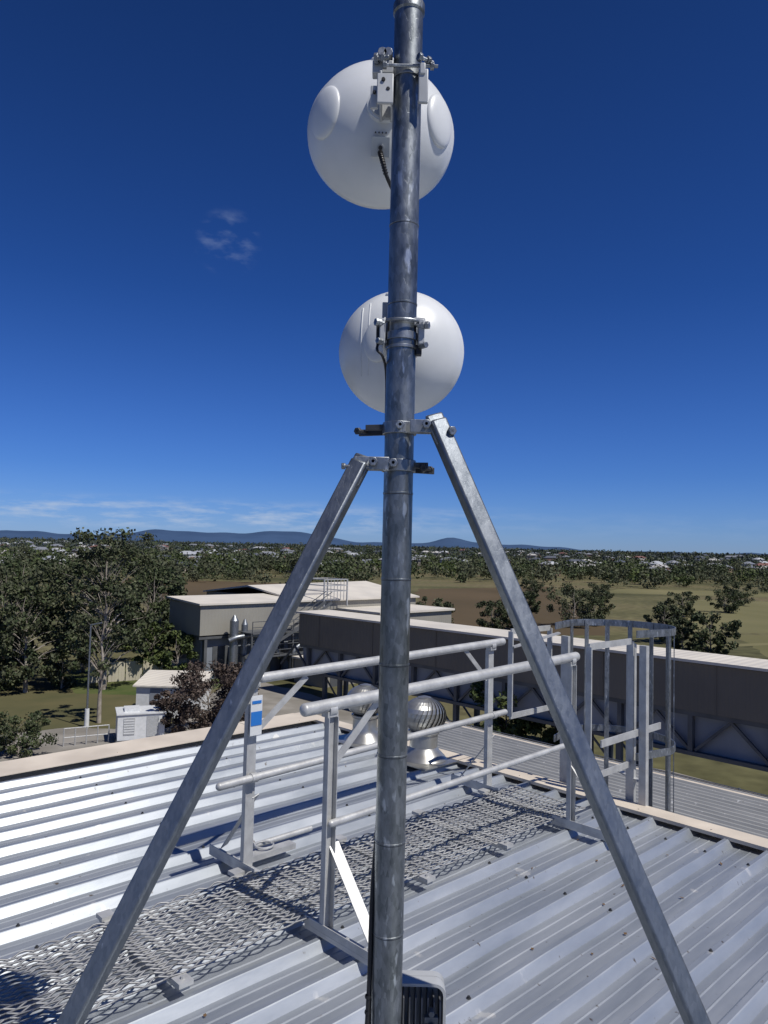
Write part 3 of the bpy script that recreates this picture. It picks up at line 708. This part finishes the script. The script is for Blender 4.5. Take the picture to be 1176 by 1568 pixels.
V=[];F=[];naz=260
for i in range(naz):
    t=i/(naz-1); az=math.radians(-60+120*t); u=1150*math.tan(az)+588
    def gs(c,w,h): return h*math.exp(-((u-c)/w)**2)
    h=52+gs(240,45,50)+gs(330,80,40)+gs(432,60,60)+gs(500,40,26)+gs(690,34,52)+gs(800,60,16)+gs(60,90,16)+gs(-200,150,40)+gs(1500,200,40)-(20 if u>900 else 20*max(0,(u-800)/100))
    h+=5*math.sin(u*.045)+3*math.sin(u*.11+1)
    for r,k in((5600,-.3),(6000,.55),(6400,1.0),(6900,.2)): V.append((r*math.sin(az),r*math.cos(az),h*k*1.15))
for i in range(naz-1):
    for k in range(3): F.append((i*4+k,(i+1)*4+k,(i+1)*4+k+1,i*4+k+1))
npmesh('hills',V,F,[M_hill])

# ---------------------------------------------------------------- DISTANT TREES
def leafcloud(cent,size):
    n=len(cent); u=rng.normal(size=(n,3)); u/=np.linalg.norm(u,axis=1)[:,None]; w=rng.normal(size=(n,3)); v=np.cross(u,w); v/=np.linalg.norm(v,axis=1)[:,None]
    s=size[:,None]; a=u*s; b=v*s*.7
    P=np.stack([cent-a-b*.4,cent+b,cent+a+b*.3,cent-b],1).reshape(-1,3); return P
cents=[];sizes=[];mis=[]
def addtree(x,y,z,h,w,K,s,mi):
    nl=5; lob=rng.normal(size=(nl,3))*[w*.26,w*.26,h*.15]+[0,0,h*.52]
    pk=rng.integers(0,nl,K); p=lob[pk]+rng.normal(size=(K,3))*[w*.15,w*.15,h*.13]
    p[:,2]=np.clip(p[:,2],h*.04,h*1.02); cents.append(p+[x,y,z]); sizes.append(rng.uniform(.6,1.3,K)*s); mis.append(np.full(K,mi))
cnt=0
while cnt<9500:
    r=random.uniform(170,1750) if random.random()<.5 else math.sqrt(random.uniform(300**2,1850**2)); az=math.radians(random.uniform(-33,33))
    if r<285 and az>math.radians(1.0): continue
    if r<360 and az>math.radians(1.0) and random.random()<.35: continue
    if 160<r<250 and az<math.radians(1) and random.random()<.93: continue
    dens=.66+.34*math.sin(r*.013+az*9)*math.sin(az*23+r*.004)
    if random.random()>dens+.12: continue
    h=random.uniform(4.5,9.8)*(.8 if r<300 else 1)*(1.15 if r>1200 else 1); w=h*random.uniform(.75,1.25); K=130 if r<450 else (60 if r<800 else 26)
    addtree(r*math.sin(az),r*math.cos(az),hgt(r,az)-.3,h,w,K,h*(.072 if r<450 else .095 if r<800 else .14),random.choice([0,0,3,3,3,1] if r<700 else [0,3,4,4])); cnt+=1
C=np.concatenate(cents);Sz=np.concatenate(sizes);Mi=np.concatenate(mis); P=leafcloud(C,Sz)
npmesh('distant_trees',P,np.arange(len(P)).reshape(-1,4),M_leaf,Mi)

M_h=[mat('house_wall_%d'%i,c,.8) for i,c in enumerate([(.42,.39,.35),(.33,.29,.24),(.5,.5,.48),(.28,.18,.14)])]
M_r=[mat('house_roof_%d'%i,c,.5,.1) for i,c in enumerate([(.42,.43,.44),(.22,.23,.25),(.22,.11,.085),(.48,.46,.43),(.10,.11,.13)])]
M_win=mat('window_dark',(.03,.035,.04),.2)
def house(x,y,z,l,w,h,rot,wm,rm):
    mb=MB(); X=Vector((math.cos(rot),math.sin(rot),0));Y=Zv.cross(X);c=Vector((x,y,z))
    mb.obox(c+Zv*h/2,X*l/2,Y*w/2,Zv*h/2,0); e=.5; rh=w*.24
    v=[c+X*(sx*(l/2+e))+Y*(sy*(w/2+e))+Zv*h for sx,sy in((-1,-1),(1,-1),(1,1),(-1,1))]+[c-X*(l/2-w*.3)+Zv*(h+rh),c+X*(l/2-w*.3)+Zv*(h+rh)]
    mb.add(v,[(0,1,5,4),(2,3,4,5),(1,2,5),(3,0,4),(0,3,2,1)],1)
    for k in(-.3,0,.3):
        for sy in(-1,1): mb.obox(c+X*l*k+Y*sy*(w/2+.02)+Zv*h*.55,X*.7,Y*.03,Zv*.55,2)
    mb.build('house',[M_h[wm],M_r[rm],M_win],0)
for i in range(280):
    r=random.uniform(300,1250); az=math.radians(random.uniform(-31,31))
    if r<400 and az>0: r+=250
    # houses stand on the terrain on short stumps; taller two-storey ones now and then
    house(r*math.sin(az),r*math.cos(az),hgt(r,az)-.1,random.uniform(8,16),random.uniform(7,9),random.choice([3.2,3.6,4.6,6.2]),random.uniform(0,3.14),random.randrange(4),random.choice([0,0,1,1,1,2,3,4,4]))

# ---------------------------------------------------------------- NEAR TREES
def tree(name,x,y,h,w,mi,n=4200,s=.24,base=.25,clumps=34,trunk=None,tight=1.0):
    e=empty(name); mb=MB(); tr=trunk or h*.022
    c=Vector((x,y,GZ)); lean=Vector((random.uniform(-.06,.06),random.uniform(-.06,.06),0))*h
    spine=[c+lean*(t**1.5)+Zv*h*.9*t+Vector((random.uniform(-.1,.1),random.uniform(-.1,.1),0))*t*2 for t in np.linspace(0,1,9)]
    for i in range(8): mb.cyl(spine[i],spine[i+1],tr*(1-i/8.5),tr*(1-(i+1)/8.5),seg=9)
    cl=[]
    for k in range(clumps):
        t=base+(1-base)*((k+random.random())/clumps); p0=spine[min(7,int(t*8*.85))]
        ang=random.uniform(0,6.283); env=math.sin(math.pi*min(1,max(.12,(1-t)*.85+.18)))**.6
        rr=w*.5*env*random.uniform(.35,1.12)
        p1=Vector((c.x+lean.x*t+rr*math.cos(ang),c.y+lean.y*t+rr*math.sin(ang),GZ+h*t*random.uniform(.92,1.01)))
        mid=(p0+p1)/2+Zv*.1*rr; rb=tr*.34*(1.1-t)
        mb.cyl(p0,mid,rb,rb*.7,seg=6); mb.cyl(mid,p1,rb*.7,rb*.25,seg=6); cl.append((p1,w*random.uniform(.055,.12)*tight))
    mb.build('trunk_and_limbs',[M_bark],60,e)
    per=n//clumps; pts=[]
    for p,r in cl:
        q=rng.normal(size=(per,3)); q/=np.linalg.norm(q,axis=1)[:,None]; q*=(rng.uniform(.05,1.25,per)**.6)[:,None]*r*np.array([1.15,1.15,.85])
        pts.append(q+np.array(p))
    P=np.concatenate(pts); sz=rng.uniform(.5,1.2,len(P))*s
    Q=leafcloud(P,sz); npmesh('crown',Q,np.arange(len(Q)).reshape(-1,4),[M_leaf[mi],M_leaf[{0:3,1:0,2:2,3:0}[mi]]],(rng.random(len(P))<.35).astype(int),parent=e)
    return e
tree('gum_tree',-22.6,62,13.0,8.0,3,n=8500,clumps=78,base=.25,s=.165,tight=.9)
tree('gum_tree',-18.6,50.5,9.4,3.6,3,n=2200,clumps=26,base=.35,s=.14,trunk=.16)
tree('gum_tree',-32.0,64,10.4,7.5,3,n=6800,clumps=62,base=.14,s=.165,tight=.9)
tree('gum_tree',-28.0,60,8.4,6.4,3,n=5600,clumps=50,base=.16,s=.165,tight=.9)
tree('gum_tree',-27.5,70,10.4,7.6,3,n=5600,clumps=50,base=.15,s=.18)
tree('gum_tree',-22.5,74,9.8,6.5,0,n=4600,clumps=42,base=.2,s=.18)
tree('gum_tree',-36,74,10.6,9,0,n=5600,clumps=46,base=.15,s=.2)
tree('gum_tree',-28.0,90,9.6,8,3,n=4500,clumps=40,base=.1,s=.22)
tree('gum_tree',-33.5,58,6.5,6,1,n=5000,clumps=38,base=.08,s=.18)
tree('gum_tree',-45,80,10.3,10,0,n=4500,clumps=40,base=.1,s=.24)
tree('gum_tree',-24.5,84,9.0,7,0,n=4500,clumps=40,base=.1,s=.22)
tree('leafy_shrub',-20.5,68,5.0,4.5,1,n=3600,clumps=30,base=.1,s=.17)
tree('leafy_shrub',-17.8,66.5,4.2,3.6,1,n=3000,clumps=26,base=.1,s=.17)
tree('leafy_shrub',-30,60.5,4.2,5,0,n=3600,clumps=30,base=.06,s=.17)
tree('leafy_shrub',-26,62,3.6,4,3,n=3000,clumps=26,base=.06,s=.17)
tree('leafy_shrub',-19.9,42.2,2.2,3.4,0,n=4500,clumps=30,base=.12,s=.09)
tree('purple_leaf_tree',-10.6,47.5,4.3,5.2,2,n=12000,clumps=80,base=.15,s=.10)
tree('purple_leaf_tree',-12.6,46.8,3.0,2.6,2,n=4000,clumps=30,base=.15,s=.10)
for (x,y,h,w,mi) in((7,108,5.0,6,3),(16.5,112,4.8,5.5,3),(20.5,118,3.9,4,0),(31.5,124,6.8,8.5,3),(36,128,6.0,6,0),(27,140,4.6,5,0),(39,104,5.4,4.8,3),(41.5,106,4.6,4,3),(37.5,86,5.6,5.6,0),(35.2,88,4.4,3.4,3),(41,73,5.6,4.6,0),(43,71,4.4,4,0),(8,48,3.6,5,1),(11,47,3.3,4,1),(60,150,5,6,3),(75,165,5,7,0),(52,180,5,6,3),(90,190,6,8,3),(-12,112,5,7,0),(-4,118,5,7,3),(40,200,5,6,3),(110,175,5,7,3)):
    tree('paddock_tree' if y>60 else 'leafy_shrub',x,y,h,w,mi,n=4600,clumps=42,base=.08,s=.17)
mb=MB(); mb.cyl((-18.9,49.2,GZ),(-18.9,49.2,GZ+1.2),.16,.14,seg=12,mi=0); mb.cyl((-18.9,49.2,GZ+1.2),(-18.9,49.2,GZ+6.6),.07,.05,seg=12,mi=1); mb.beam((-18.9,49.2,GZ+6.6),(-18.2,49.2,GZ+6.75),.12,.08,mi=1)
mb.build('yard_light_pole',[M_white,M_galv],40)
mb=MB()
for k in range(16):
    p=W(34.5,-14+k*3,GZ); mb.cyl(p,p+Zv*1.9,.05,seg=6)
for h_ in(.3,1.0,1.85): mb.cyl(W(34.5,-14,GZ+h_),W(34.5,31,GZ+h_),.025,seg=6)
mb.build('chain_link_fence',[M_galv],30)
mb=MB()
for (a,b,s_) in((33,14,1.0),(33.4,17,.8),(32.5,11.5,.7)):
    for k in range(3): mb.rbox(a-s_,a+s_,b-s_,b+s_,GZ+.02+k*.42,GZ+.36+k*.42,k%2)
mb.build('stacked_crates',[M_frm,M_conc],0)

mb=MB()
for i in range(44):
    a=random.uniform(.4,4.5); b=random.uniform(.4,2.5); k=math.floor((b+8)/pitch); b=-8+k*pitch+random.uniform(.02,.13)
    p=W(a,b,.008); t=random.uniform(0,3.1); u=Vector((math.cos(t),math.sin(t),.15))*random.uniform(.006,.018); v=Vector((-math.sin(t),math.cos(t),.1))*random.uniform(.004,.010)
    mb.add([p-u,p+v,p+u,p-v],[(0,1,2,3)])
mb.build('dry_leaves',[mat('dry_leaf',(.12,.07,.03),.8)],0)

# ---------------------------------------------------------------- LIGHT + WORLD
saz,sel=math.radians(128),math.radians(57)
Sd=Vector((math.sin(saz)*math.cos(sel),math.cos(saz)*math.cos(sel),math.sin(sel)))
ld=bpy.data.lights.new('sun','SUN'); ld.energy=4.4; ld.angle=math.radians(.53); ld.color=(1,.965,.91)
lo=bpy.data.objects.new('sun',ld); S.collection.objects.link(lo); lo.rotation_euler=Sd.to_track_quat('Z','Y').to_euler(); lo.location=(3,-3,8)
w=bpy.data.worlds.new('World'); S.world=w; w.use_nodes=True; nt=w.node_tree;N=nt.nodes;L=nt.links
bg=N['Background']; sky=N.new('ShaderNodeTexSky'); sky.sky_type='NISHITA'; sky.sun_disc=False; sky.sun_elevation=sel; sky.sun_rotation=saz
sky.altitude=200; sky.air_density=1.0; sky.dust_density=.2; sky.ozone_density=4.0
tc=N.new('ShaderNodeTexCoord'); sx=N.new('ShaderNodeSeparateXYZ'); L.new(tc.outputs['Generated'],sx.inputs[0])
tr=N.new('ShaderNodeValToRGB'); e=tr.color_ramp.elements; e[0].position=.0; e[0].color=(.50,.76,1.5,1); e[1].position=.62; e[1].color=(.14,.33,.72,1)
x=e.new(.10); x.color=(.32,.60,1.28,1); x=e.new(.32); x.color=(.18,.43,.98,1); L.new(sx.outputs['Z'],tr.inputs[0])
tm=N.new('ShaderNodeMix'); tm.data_type='RGBA'; tm.blend_type='MULTIPLY'; tm.inputs[0].default_value=1; L.new(sky.outputs[0],tm.inputs[6]); L.new(tr.outputs[0],tm.inputs[7])
mp=N.new('ShaderNodeMapping'); mp.inputs['Scale'].default_value=(13,13,75); mp.inputs['Location'].default_value=(3.1,.7,2.2); L.new(tc.outputs['Generated'],mp.inputs['Vector'])
n=N.new('ShaderNodeTexNoise'); n.inputs['Scale'].default_value=1.5; n.inputs['Detail'].default_value=9; n.inputs['Roughness'].default_value=.62; L.new(mp.outputs[0],n.inputs['Vector'])
r=N.new('ShaderNodeValToRGB'); r.color_ramp.elements[0].position=.44; r.color_ramp.elements[1].position=.68; L.new(n.outputs['Fac'],r.inputs[0])
def mrange(src,a,b,c,d):
    m=N.new('ShaderNodeMapRange'); m.interpolation_type='SMOOTHSTEP'; m.inputs[1].default_value=a;m.inputs[2].default_value=b;m.inputs[3].default_value=c;m.inputs[4].default_value=d; L.new(src,m.inputs[0]); return m.outputs[0]
def mul(a,b):
    m=N.new('ShaderNodeMath'); m.operation='MULTIPLY'; L.new(a,m.inputs[0])
    if isinstance(b,float): m.inputs[1].default_value=b
    else: L.new(b,m.inputs[1])
    return m.outputs[0]
band=mul(mrange(sx.outputs['Z'],.015,.030,0,1),mrange(sx.outputs['Z'],.044,.066,1,0))
side=mrange(sx.outputs['X'],-.15,.25,1,.10)
cf=mul(mul(r.outputs[0],band),mul(side,.72))
dt=N.new('ShaderNodeVectorMath'); dt.operation='DOT_PRODUCT'; dt.inputs[1].default_value=Vector((-.199,.905,.372)).normalized(); L.new(tc.outputs['Generated'],dt.inputs[0])
mp2=N.new('ShaderNodeMapping'); mp2.inputs['Scale'].default_value=(20,20,48); mp2.inputs['Rotation'].default_value=(0,.35,0); L.new(tc.outputs['Generated'],mp2.inputs['Vector'])
n2=N.new('ShaderNodeTexNoise'); n2.inputs['Scale'].default_value=1.5; n2.inputs['Detail'].default_value=9; L.new(mp2.outputs[0],n2.inputs['Vector'])
w2=mul(mul(mrange(dt.outputs['Value'],.9990,.9998,0,1),mrange(n2.outputs['Fac'],.45,.75,0,1)),.18)
ad=N.new('ShaderNodeMath'); ad.operation='ADD'; L.new(cf,ad.inputs[0]); L.new(w2,ad.inputs[1])
mx=N.new('ShaderNodeMix'); mx.data_type='RGBA'; L.new(ad.outputs[0],mx.inputs[0]); L.new(tm.outputs[2],mx.inputs[6]); mx.inputs[7].default_value=(6,7.4,9.8,1)
L.new(mx.outputs[2],bg.inputs['Color']); bg.inputs['Strength'].default_value=.07

# ---------------------------------------------------------------- CAMERA
cd=bpy.data.cameras.new('camera'); cd.sensor_fit='VERTICAL'; cd.sensor_height=36; cd.lens=26.4; cd.clip_end=20000; cd.clip_start=.05
co=bpy.data.objects.new('camera',cd); S.collection.objects.link(co); co.location=(0,0,HC)
p=math.radians(2.9); ro=math.radians(1.35)
f=Vector((0,math.cos(p),math.sin(p))); u0=Vector((0,-math.sin(p),math.cos(p))); x0=Vector((1,0,0))
up=u0*math.cos(ro)-x0*math.sin(ro); xr=f.cross(up)
co.rotation_euler=Matrix((xr,up,-f)).transposed().to_euler()
S.camera=co
S.view_settings.view_transform='Standard'; S.view_settings.look='None'; S.view_settings.exposure=0
